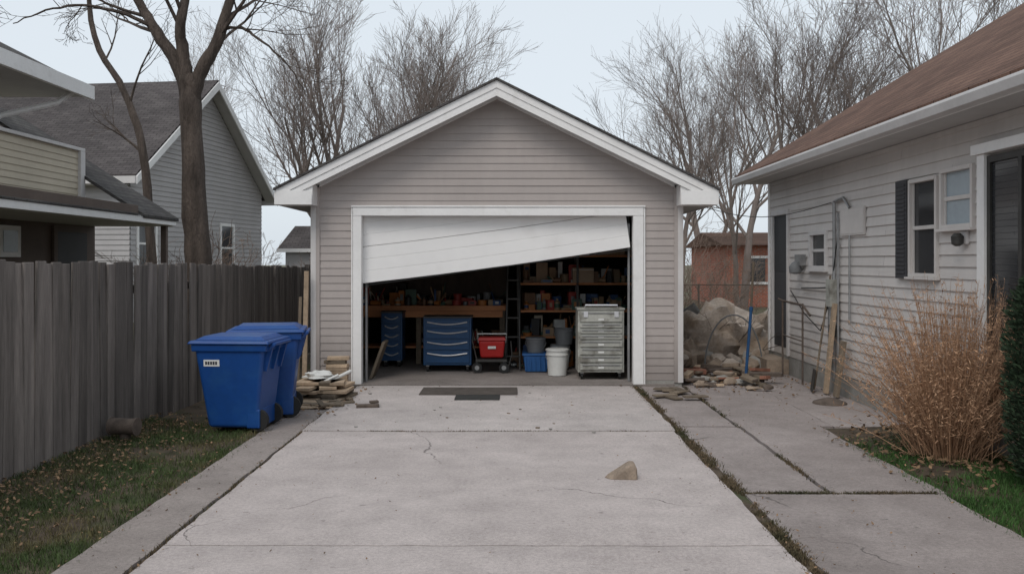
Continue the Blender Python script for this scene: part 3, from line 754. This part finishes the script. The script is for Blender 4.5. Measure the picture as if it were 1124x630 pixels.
# ------------------------------------------------------------ bins
def bin_(name,x,y,rz,s=1,zs=1,label=False):
    g=group(name,(x,y,-.005),rz); g.scale=(s,s,s*zs)
    mb=MB()
    mb.taper((-.25,.22,-.235,.235),(-.37,.30,-.29,.29),.03,.78,M_bin)
    mb.obj('body',g,bevel=.035,seg=4)
    mb=MB()
    mb.taper((-.385,.325,-.305,.305),(-.39,.33,-.31,.31),.735,.80,M_bin)
    mb.box(.12,.245,-.245,.245,.03,.20,M_bin)
    for yy in (-.12,.12): mb.taper((-.262,-.24,yy-.015,yy+.015),(-.382,-.36,yy-.015,yy+.015),.08,.74,M_bin)
    mb.obj('rim',g,bevel=.012,seg=3)
    mb=MB()
    mb.taper((-.425,.36,-.33,.33),(-.40,.35,-.315,.315),.803,.835,M_bin); mb.taper((-.37,.31,-.28,.28),(-.30,.25,-.22,.22),.836,.872,M_bin)
    mb.obj('lid',g,bevel=.012,seg=3)
    mb=MB()
    for yy in (-.225,.175): mb.cyl((.215,yy,.10),(.215,yy+.05,.10),.10,M_black,20)
    mb.obj('wheels',g,smooth=True)
    mb=MB()
    mb.tube([(.31,-.22,.74),(.38,-.22,.80),(.38,.22,.80),(.31,.22,.74)],[.017]*4,8,M_bin)
    for yy in (-.2,0,.2): mb.taper((.27,.30,yy-.012,yy+.012),(.30,.36,yy-.012,yy+.012),.55,.77,M_bin)
    mb.obj('handle',g,smooth=True)
    if label:
        mb=MB()
        ta=math.atan2(.055,.75)
        M=TR(-.20,-.278,.63,0,ta)
        mb.box(-.075,.075,-.006,.0,-.03,.03,M_label,M)
        for k in range(5): mb.box(-.06+k*.024,-.042+k*.024,-.0075,-.006,-.015,.015,M_ink,M)
        mb.obj('label',g)
bin_('recycling_bin',-2.74,9.05,math.radians(-4),1.06,1.02,True)
bin_('recycling_bin',-2.66,9.78,math.radians(10),1.06,1.08)

# ------------------------------------------------------------ lumber/paver pile
mb=MB()
for k in range(15):
    lx=R.uniform(.16,.30); ly=R.uniform(.3,.75); z=(k//3)*.045
    mb.box(-lx/2,lx/2,-ly/2,ly/2,0,.035,R.choice([M_woodp,M_woodp,M_woodo]),TR(-2.30+(k%3-1)*.17+R.uniform(-.03,.03),10.95+R.uniform(-.1,.1),z+.0,R.uniform(-.25,.25)))
for k in range(9):
    mb.box(-.14,.14,-.06,.06,0,.045,R.choice([M_woodp,M_woodo,M_woodp]),TR(-2.30+R.uniform(-.02,.02),11.65,.005+k*.048,R.uniform(-.15,.15)))
for k in range(10):
    l=R.uniform(.1,.35); mb.box(-l,l,-.03,.03,0,.025,M_woodo,TR(-2.25+R.uniform(-.2,.2),10.55+R.uniform(-.3,.4),.0+R.uniform(0,.02),R.uniform(0,3.1),R.uniform(-.05,.05)))
mb.obj('lumber_pile',bevel=.003)
mb=MB(); rg=random.Random(3)
def lump(c,sx,sy,sz,m,seed,n=12,am=.25):
    vs=[];fs=[]
    for j in range(n+1):
        th=math.pi*j/n
        for i in range(2*n):
            ph=math.pi*i/n; v=Vector((math.sin(th)*math.cos(ph),math.sin(th)*math.sin(ph),math.cos(th)))
            k=1+am*noise.noise(v*1.8+Vector((seed,0,0)))+am*.5*noise.noise(v*4+Vector((seed,5,0)))
            p=Vector((v.x*sx*k,v.y*sy*k,v.z*sz*k)); p.z=max(p.z,-.25*sz); vs.append(Vector(c)+p)
    for j in range(n):
        for i in range(2*n): fs.append((j*2*n+i,j*2*n+(i+1)%(2*n),(j+1)*2*n+(i+1)%(2*n),(j+1)*2*n+i))
    mb.add(vs,fs,m)
lump((-2.42,11.0,.26),.20,.14,.06,M_wplas,3,10,.5)
mb.obj('plastic_sack',smooth=True)
mb=MB()
mb.cyl((-2.62,10.62,.03),(-2.05,11.25,.29),.022,M_wplas,12); mb.cyl((-2.70,10.75,.03),(-2.15,10.98,.275),.018,M_wplas,12)
mb.obj('plastic_pipes',smooth=True)
mb=MB()
mb.box(-.26,.26,-.17,.17,0,.012,M_card,TR(-2.36,10.28,.002,.3,.02,.03)); mb.box(-.22,.10,-.12,.12,0,.010,M_card,TR(-2.28,10.36,.022,-.2,.05,.02))
mb.obj('flattened_cardboard_box',bevel=.002)
mb=MB()
mb.box(-.03,.03,-.02,.02,0,1.55,M_woodp,TR(-2.80,11.95,0,0,0,.02)); mb.box(-.02,.02,-.05,.05,0,1.2,M_woodo,TR(-2.90,12.0,0,.2,0,.03))
mb.obj('leaning_posts',bevel=.003)
import bmesh
def rock(name,c,s,seed,m=M_stone):
    bm=bmesh.new(); rg=random.Random(seed)
    for k in range(16):
        v=rvec(rg); bm.verts.new((c[0]+v.x*s[0],c[1]+v.y*s[1],max(c[2]+v.z*s[2],-.0)))
    bmesh.ops.convex_hull(bm,input=bm.verts)
    me=bpy.data.meshes.new(name); bm.to_mesh(me); bm.free(); me.materials.append(m); o=bpy.data.objects.new(name,me); sc.collection.objects.link(o)
    b=o.modifiers.new('b','BEVEL'); b.width=.008; b.segments=2; return o
bm=bmesh.new()
for p in [(-.15,.0,0),(-.11,-.07,0),(.10,-.09,0),(.115,.02,0),(.02,.10,0),(-.09,.08,0),(.10,-.05,.085),(.085,.03,.125),(.05,.06,.12),(.0,-.03,.085),(-.12,.0,.03),(.055,-.06,.11),(.11,0,.05)]:
    bm.verts.new((p[0]+.865,p[1]+6.9,p[2]))
bmesh.ops.convex_hull(bm,input=bm.verts); me=bpy.data.meshes.new('rock'); bm.to_mesh(me); bm.free(); me.materials.append(M_stone)
o=bpy.data.objects.new('rock',me); sc.collection.objects.link(o); b=o.modifiers.new('b','BEVEL'); b.width=.01; b.segments=3
mb=MB(); mb.box(-.13,.13,-.05,.05,0,.035,M_rust,TR(-1.66,10.2,.004,.15)); mb.box(-.05,.05,-.03,.03,0,.03,M_rust,TR(-1.60,10.28,.039,.5)); mb.obj('brick',bevel=.006)
mb=MB()
for k in range(45): 
    s=R.uniform(.005,.020); mb.box(-s,s,-s*.7,s*.7,0,s*.7,R.choice([M_stone,M_woodo,M_found]),TR(R.choice([R.uniform(-1.9,1.6),R.gauss(.5,.3)]),R.uniform(8.5,12),.004,R.uniform(0,3)))
mb.obj('pebbles',bevel=.002)
mb=MB(); mb.box(-1.17,.07,11.12,11.72,.006,.02,M_mat); mb.obj('door_mat',bevel=.005)
mb=MB(); mb.box(-.70,-.15,10.72,11.09,.006,.018,M_mat2); mb.obj('door_mat',bevel=.005)
mb=MB()
mb.cyl((-3.60,8.25,-.05),(-3.60,8.25,.10),.05,M_rust,14)
mb.tube([(-3.72,8.25,.15),(-3.49,8.22,.15)],[.075,.075],18,M_rust); mb.tube([(-3.735,8.252,.15),(-3.72,8.25,.15)],[.083,.083],18,M_rust); mb.tube([(-3.49,8.22,.15),(-3.475,8.218,.15)],[.083,.083],18,M_rust)
mb.obj('drain_pipe',smooth=True)

# ------------------------------------------------------------ right-hand clutter
mb=MB()
for k in range(60):
    m=R.choice([M_woodo,M_woodp,M_rust,M_stone,M_woodo,M_brickR]); s=R.uniform(.05,.24)
    mb.box(-s,s,-R.uniform(.03,.07),R.uniform(.03,.07),0,R.uniform(.02,.06),m,TR(R.uniform(2.45,3.6),R.uniform(11.9,13.6),R.uniform(-.01,.10),R.uniform(0,3.1),R.uniform(-.15,.15),R.uniform(-.15,.15)))
mb.obj('scrap_pile',bevel=.004)
for k in range(12): rock('garden_stone',(R.uniform(2.42,3.5),R.uniform(11.6,12.6),.02),(R.uniform(.06,.15),R.uniform(.05,.1),R.uniform(.04,.09)),k,R.choice([M_stone,M_rust,M_found]))
for k in range(16): rock('rubble_stone',(R.uniform(2.5,4.0),R.uniform(13.5,14.6),R.uniform(.05,.22)),(R.uniform(.12,.26),R.uniform(.1,.2),R.uniform(.10,.20)),100+k,R.choice([M_stone,M_tarp,M_found,M_tarp]))
mb=MB()
for k in range(7):
    mb.box(-.15,.15,-.06,.06,0,.02,M_woodo,TR(2.0+R.uniform(-.2,.25),11.2+R.uniform(-.4,.5),.0+k*.004,R.uniform(0,3)))
mb.obj('flat_scraps',bevel=.003)
mb=MB()
lump((3.40,14.9,.22),.85,.5,.62,M_tarp,1,24,.6); lump((4.3,15.9,.1),.9,.6,.66,M_tarp,5,18,.6); lump((2.75,14.2,.05),.42,.4,.32,M_stone,8,14,.6)
mb.obj('tarp_covered_pile',smooth=True)
mb=MB(); lump((2.75,15.2,.25),.5,.4,.62,M_dtarp,21,16,.6); mb.obj('dark_tarp_bundle',smooth=True)
mb=MB(); rg=random.Random(44)
for k in range(6):
    x=rg.uniform(2.6,3.9); y=rg.uniform(14.0,15.2); d=Vector((rg.gauss(0,.7),rg.gauss(0,.3),.7)).normalized()
    grow(mb,Vector((x,y,.1)),d,rg.uniform(.7,1.2),.012,2,4,M_bark,rg,[0,0,3,2],up=-.05,wob=.2,rmin=.004)
mb.obj('cut_branches')
mb=MB()
mb.cyl((3.36,12.75,-.02),(3.44,12.75,1.0),.022,M_bluepole,10); mb.cyl((3.44,12.75,1.0),(3.475,12.75,1.68),.017,M_woodo,10); mb.cyl((3.436,12.75,.97),(3.444,12.75,1.03),.028,M_bluepole,10)
mb.obj('blue_pole',smooth=True)
mb=MB()
pts=[(3.0+.45-.45*math.cos(t),13.8,.85*math.sin(t)) for t in [math.pi*.97*i/16 for i in range(17)]]
mb.tube(pts,[.012]*17,6,M_gplas)
mb.obj('bent_pipe',smooth=True)
mb=MB(); mb.lathe((3.80,10.6,-.015),[(.2,0),(.19,.02),(.1,.05),(.03,.07)],M_rust,18); mb.obj('planter_saucer',smooth=True)
mb=MB()
for x in (2.4,4.0,5.6,7.2): mb.cyl((x,19,-.05),(x,19,1.2),.022,M_rust,8)
mb.cyl((2.4,19,1.18),(7.2,19,1.18),.013,M_rust,6)
for k in range(70):
    x=2.4+k*.07
    xa=min(x+1.15,7.2); mb.cyl((x,19,.02),(xa,19,.02+(xa-x)),.002,M_rust,3)
    xb=max(x-1.15,2.4); mb.cyl((x,19,.02),(xb,19,.02+(x-xb)),.002,M_rust,3)
mb.obj('chain_link_fence')

# ------------------------------------------------------------ garage contents
FZ=.025
def cabinet(name,x0,x1,y0,y1,z1,body,nd,style):
    g=group(name); mb=MB(); zb=FZ+.10
    mb.box(x0,x1,y0,y1,zb,z1,body); mb.box(x0-.012,x1+.012,y0-.015,y1,z1,z1+.025,M_metald if style=='blue' else body)
    mb.obj('body',g,bevel=.006)
    mb=MB(); mh=MB()
    hs=[1]*nd
    if style=='grey': hs=[1.5]+[.75]*3+[1]*(nd-4)
    if style=='blue': hs=[.8,1,1,1.2][:nd] if nd<=4 else [1]*nd
    tot=sum(hs); z=z1-.02
    for h in hs:
        h=(z1-zb-.04)*h/tot; a=z-h+.016; b=z-.006
        mb.box(x0+.03,x1-.03,y0-.022,y0-.001,a,b,body)
        if style=='blue':
            w=x1-x0; n=10; pts=[]
            for i in range(n+1):
                t=i/n; pts.append((x0+.06+(w-.12)*t,y0-.038-.008*math.sin(math.pi*t),b-.030-.035*math.sin(math.pi*t)))
            mh.tube(pts,[.011]*(n+1),6,M_chrome)
        else:
            mh.box(x0+.06,x1-.06,y0-.034,y0-.023,b-.022,b-.010,M_metal)
            mh.box((x0+x1)/2-.04,(x0+x1)/2+.04,y0-.0245,y0-.0225,a+.02,a+.045,M_label)
        z-=h
    mb.obj('drawers',g,bevel=.004); mh.obj('handles',g,smooth=True)
    mb=MB()
    for x in (x0+.06,x1-.06):
        for y in (y0+.07,y1-.07):
            mb.cyl((x-.015,y,FZ+.045),(x+.015,y,FZ+.045),.045,M_black,14); mb.box(x-.022,x+.022,y-.03,y+.03,FZ+.075,FZ+.101,M_metal)
    mb.obj('casters',g,smooth=True)
    if style=='grey':
        mb=MB(); mb.tube([(x1-.1,y0-.02,z1+.04),(x1-.1,y0-.05,z1+.07),(x0+.1,y0-.05,z1+.07),(x0+.1,y0-.02,z1+.04)],[.012]*4,6,M_chrome)
        for x in (x0+.1,x1-.12): mb.box(x-.02,x+.04,y0-.035,y0-.0225,z1-.10,z1-.02,M_chrome)
        mb.obj('latches',g)
    return g
cabinet('tool_cabinet',-1.33,-.61,13.3,13.75,.83,M_blueC,4,'blue')
cabinet('tool_cabinet',-2.05,-1.72,13.9,14.3,.87,M_blueC,5,'blue')
cabinet('drawer_cabinet',.925,1.575,12.45,12.9,1.0,M_greyC,8,'grey')
W=group('workbench'); mb=MB()
mb.box(-2.55,-.10,14.25,14.95,.89,.97,M_wood); mb.box(-2.5,-.15,14.28,14.32,.78,.888,M_wood); mb.box(-2.5,-.15,14.35,14.9,.28,.31,M_wood)
mb.obj('top',W,bevel=.004); mb=MB()
for x in (-2.5,-1.55,-.2):
    for y in (14.28,14.86): mb.box(x,x+.08,y+.045,y+.125,FZ,.888,M_woodo)
mb.obj('legs',W)
S=group('storage_shelf'); mb=MB()
for z in (.44,.86,1.30,1.75): mb.box(.14,1.98,14.3,14.75,z,z+.035,M_wood)
mb.obj('shelves',S,bevel=.003); mb=MB()
for x in (.10,1.04,1.985): 
    for y in (14.3,14.7): mb.box(x,x+.038,y,y+.05,FZ,2.1,M_metald)
mb.obj('uprights',S)
mb=MB(); mb.box(-2.5,-.1,14.97,15.0,1.1,2.2,M_intw); mb.obj('pegboard')
rs=random.Random(21)
def supplies(name,x0,x1,y0,y1,z,zmax,n):
    mb=MB()
    for row in range(3):
        x=x0+rs.uniform(0,.05)
        while x<x1-.08:
            w=rs.uniform(.05,.19); h=rs.uniform(.05,zmax)*(.55 if row==0 else 1); y=(y0+.09,(y0+y1)/2,y1-.1)[row]+rs.uniform(-.03,.03); m=rs.choice(SUP)
            if row==0 and rs.random()<.3: x+=w; continue
            k=rs.random()
            if k<.5:
                mb.box(-w/2,w/2,-.07,.07,0,h,m,TR(x+w/2,y,z,rs.uniform(-.3,.3)))
                if rs.random()<.5: mb.box(-w/2*.7,w/2*.7,-.074,-.0705,h*.3,h*.75,rs.choice(SUP),TR(x+w/2,y,z,0))
            elif k<.65:
                r=min(w/2,.05); mb.lathe((x+w/2,y,z),[(r,0),(r,h*.7),(r*.5,h*.82),(r*.35,h*.85),(r*.35,h)],m,14)
                mb.lathe((x+w/2,y,z),[(r*1.01,h*.2),(r*1.01,h*.55)],rs.choice(SUP),14)
            elif k<.8:
                for q in range(3):
                    mb.cyl((x+rs.uniform(0,w),y,z+.01),(x+rs.uniform(-.1,w+.1),y+rs.uniform(-.1,.1),z+rs.uniform(.05,zmax)),rs.uniform(.006,.02),rs.choice(SUP),7)
                mb.cyl((x,y,z+.04),(x+w,y-.03,z+.04),.04,m,12)
            else:
                r=min(w/2,.075); mb.lathe((x+w/2,y,z),[(r*.95,0),(r,h*.6),(r*1.06,h*.61),(r*1.06,h*.66)],m,16)
            x+=w+rs.uniform(.0,.03)
    return mb.obj(name,smooth=True)
supplies('bench_supplies',-2.5,-.15,14.28,14.9,.972,.36,0)
supplies('shelf_supplies',.16,1.95,14.3,14.75,1.337,.36,0)
supplies('shelf_supplies',.16,1.95,14.3,14.75,.897,.34,0)
supplies('shelf_supplies',.16,1.95,14.3,14.75,.477,.34,0)
supplies('shelf_supplies',.16,1.95,14.3,14.75,1.787,.3,0)
supplies('under_bench_boxes',-1.6,-.2,14.4,14.9,.312,.4,0)
supplies('floor_boxes',-.05,1.0,13.9,14.25,FZ,.35,0)
mb=MB()
for (x,y,z,w,h,m) in [(1.15,14.5,1.337,.34,.24,M_card),(1.62,14.5,1.787,.4,.26,M_card),(.6,14.5,1.787,.35,.22,M_red),(1.1,14.5,1.787,.3,.2,M_wplas)]:
    mb.box(x-w/2,x+w/2,y-.19,y+.14,z,z+h,m); mb.box(x-w/2-.003,x+w/2+.003,y-.195,y+.145,z+h*.86,z+h*.9,M_label)
mb.obj('stored_boxes',bevel=.004)
mb=MB()
for k in range(12):
    x=-2.4+k*.19; L=rs.uniform(.2,.5); mb.cyl((x,14.95,2.1),(x+.01,14.95,2.1-L),.012,rs.choice([M_metald,M_woodo,M_metal]),8); mb.box(x-.04,x+.05,14.93,14.96,2.1-L-.08,2.1-L,M_metald)
mb.obj('hanging_tools')
mb=MB()
for (x,xt) in ((-.10,-.06),(.12,.10)): mb.cyl((x,13.5,FZ),(xt,13.95,1.9),.017,M_metald,6)
for k in range(6):
    t=(k+.7)/6.5; y=13.5+.45*t; mb.box(-.10+.04*t,.12-.02*t,y-.04,y+.04,FZ+1.87*t,FZ+1.87*t+.02,M_metald)
for x in (-.08,.1): mb.cyl((x,14.2,FZ),(x*.8,13.97,1.85),.014,M_metald,6)
mb.obj('step_ladder')
C=group('red_cooler'); mb=MB(); cx=-.30; cyy=13.35
mb.taper((cx-.17,cx+.17,cyy-.12,cyy+.12),(cx-.20,cx+.20,cyy-.15,cyy+.15),.24,.50,M_red); mb.obj('body',C,bevel=.03,seg=3)
mb=MB(); mb.taper((cx-.21,cx+.21,cyy-.16,cyy+.16),(cx-.19,cx+.19,cyy-.14,cyy+.14),.502,.55,M_red); mb.box(cx-.06,cx+.06,cyy-.158,cyy-.15,.38,.42,M_label); mb.obj('lid',C,bevel=.015,seg=3)
mb=MB(); mb.tube([(cx-.205,cyy,.46),(cx-.215,cyy-.1,.60),(cx+.215,cyy-.1,.60),(cx+.205,cyy,.46)],[.010]*4,8,M_wplas); mb.obj('handle',C,smooth=True)
K=group('wheeled_cart'); mb=MB()
mb.box(cx-.24,cx+.22,cyy-.18,cyy+.18,.19,.225,M_metald)
for x in (cx-.22,cx+.18):
    mb.cyl((x,cyy-.17,.1),(x,cyy-.13,.1),.075,M_black,16); mb.cyl((x,cyy-.175,.1),(x,cyy-.171,.1),.035,M_metal,12); mb.cyl((x,cyy-.12,.1),(x,cyy-.1,.2),.012,M_metal,6)
mb.tube([(cx-.22,cyy-.16,.2),(cx-.29,cyy-.16,.5),(cx-.27,cyy-.16,.62)],[.010]*3,8,M_metald)
mb.tube([(cx+.23,cyy-.16,.05),(cx+.30,cyy-.16,.3),(cx+.28,cyy-.16,.5)],[.010]*3,8,M_metald)
mb.obj('frame',K,smooth=True)
def bucket(name,x,y,z,r,h,m,lid=None):
    g=group(name); mb=MB()
    mb.lathe((x,y,z),[(r*.84,0),(r*.97,h*.8),(r*1.05,h*.81),(r*1.05,h*.86),(r*.99,h*.87),(r,h*.97),(r*1.04,h),(r*.94,h),(r*.9,h*.6)],m,24); mb.obj('shell',g,smooth=True)
    mb=MB(); pts=[(x+r*1.06*math.cos(t),y-r*.35*math.sin(t)-.02,z+h*.82-r*.9*math.sin(t)) for t in [math.pi*i/12 for i in range(13)]]
    mb.tube(pts,[.004]*13,5,M_metal); mb.obj('bail',g)
    if lid:
        mb=MB(); mb.lathe((x,y,z+h),[(r*1.07,0),(r*1.07,.02),(r*.9,.028)],lid,24); mb.obj('lid',g,smooth=True)
bucket('white_bucket',.66,12.95,FZ,.16,.36,M_wplas,M_wplas)
bucket('grey_bucket',.36,13.5,.302,.15,.20,M_gplas,M_gplas)
bucket('white_bucket',.74,13.6,FZ+.02,.15,.34,M_wplas,M_gplas)
bucket('grey_bucket',.80,13.6,.415,.15,.24,M_gplas,None)
g=group('storage_crate'); mb=MB()
mb.taper((.20,.52,13.3,13.62),(.17,.55,13.27,13.65),FZ,.27,M_blplas); mb.obj('body',g,bevel=.015,seg=3)
mb=MB(); mb.box(.155,.565,13.255,13.665,.272,.30,M_blplas)
for k in range(5): mb.box(.20+k*.07,.215+k*.07,13.255,13.262,.06,.26,M_blplas)
mb.obj('lid_and_ribs',g,bevel=.006)
mb=MB()
mb.box(-.02,.02,-.2,.2,0,.55,M_woodo,TR(-2.0,12.7,FZ,0,0,.35)); mb.obj('leaning_board',bevel=.003)
mb=MB()
mb.box(-.03,.03,-.3,.3,0,.6,M_woodo,TR(-2.3,12.9,FZ,.1,0,.1)); mb.obj('plywood_offcut',bevel=.003)
mb=MB()
for k in range(7): 
    mb.cyl((2.12,13.1+k*.16,FZ),(2.16,13.1+k*.16,rs.uniform(1.2,1.9)),.014,rs.choice([M_woodp,M_metald,M_wood]),8)
mb.obj('long_handled_tools')

# ------------------------------------------------------------ world, sun, camera
w=bpy.data.worlds.new('World'); sc.world=w; w.use_nodes=True; nt=w.node_tree
bg=nt.nodes['Background']; sky=N(nt,'ShaderNodeTexSky',sky_type='NISHITA'); sky.sun_disc=False
ELEV=50; AZ=205
sky.sun_elevation=math.radians(ELEV); sky.sun_rotation=math.radians(AZ); sky.air_density=1.0; sky.dust_density=3.0; sky.ozone_density=1.5
hs=N(nt,'ShaderNodeHueSaturation'); hs.inputs['Saturation'].default_value=.42; nt.links.new(sky.outputs[0],hs.inputs['Color'])
mx=mix(nt,.82,hs.outputs[0],(5.35,5.85,6.3))
nt.links.new(mx,bg.inputs['Color']); bg.inputs['Strength'].default_value=.15
sd=bpy.data.lights.new('sun','SUN'); sd.energy=1.15; sd.angle=math.radians(25); sd.color=(1,.94,.87)
so=bpy.data.objects.new('sun',sd); sc.collection.objects.link(so)
az=math.radians(AZ); el=math.radians(ELEV)
d=Vector((math.sin(az)*math.cos(el),math.cos(az)*math.cos(el),math.sin(el)))
so.rotation_euler=d.to_track_quat('Z','Y').to_euler()
cd=bpy.data.cameras.new('camera'); co=bpy.data.objects.new('camera',cd); sc.collection.objects.link(co); sc.camera=co
co.location=(0,0,1.68); co.rotation_euler=(math.radians(90),0,0)
cd.sensor_width=36; cd.lens=31.16; cd.shift_y=-.0249; cd.clip_end=1500
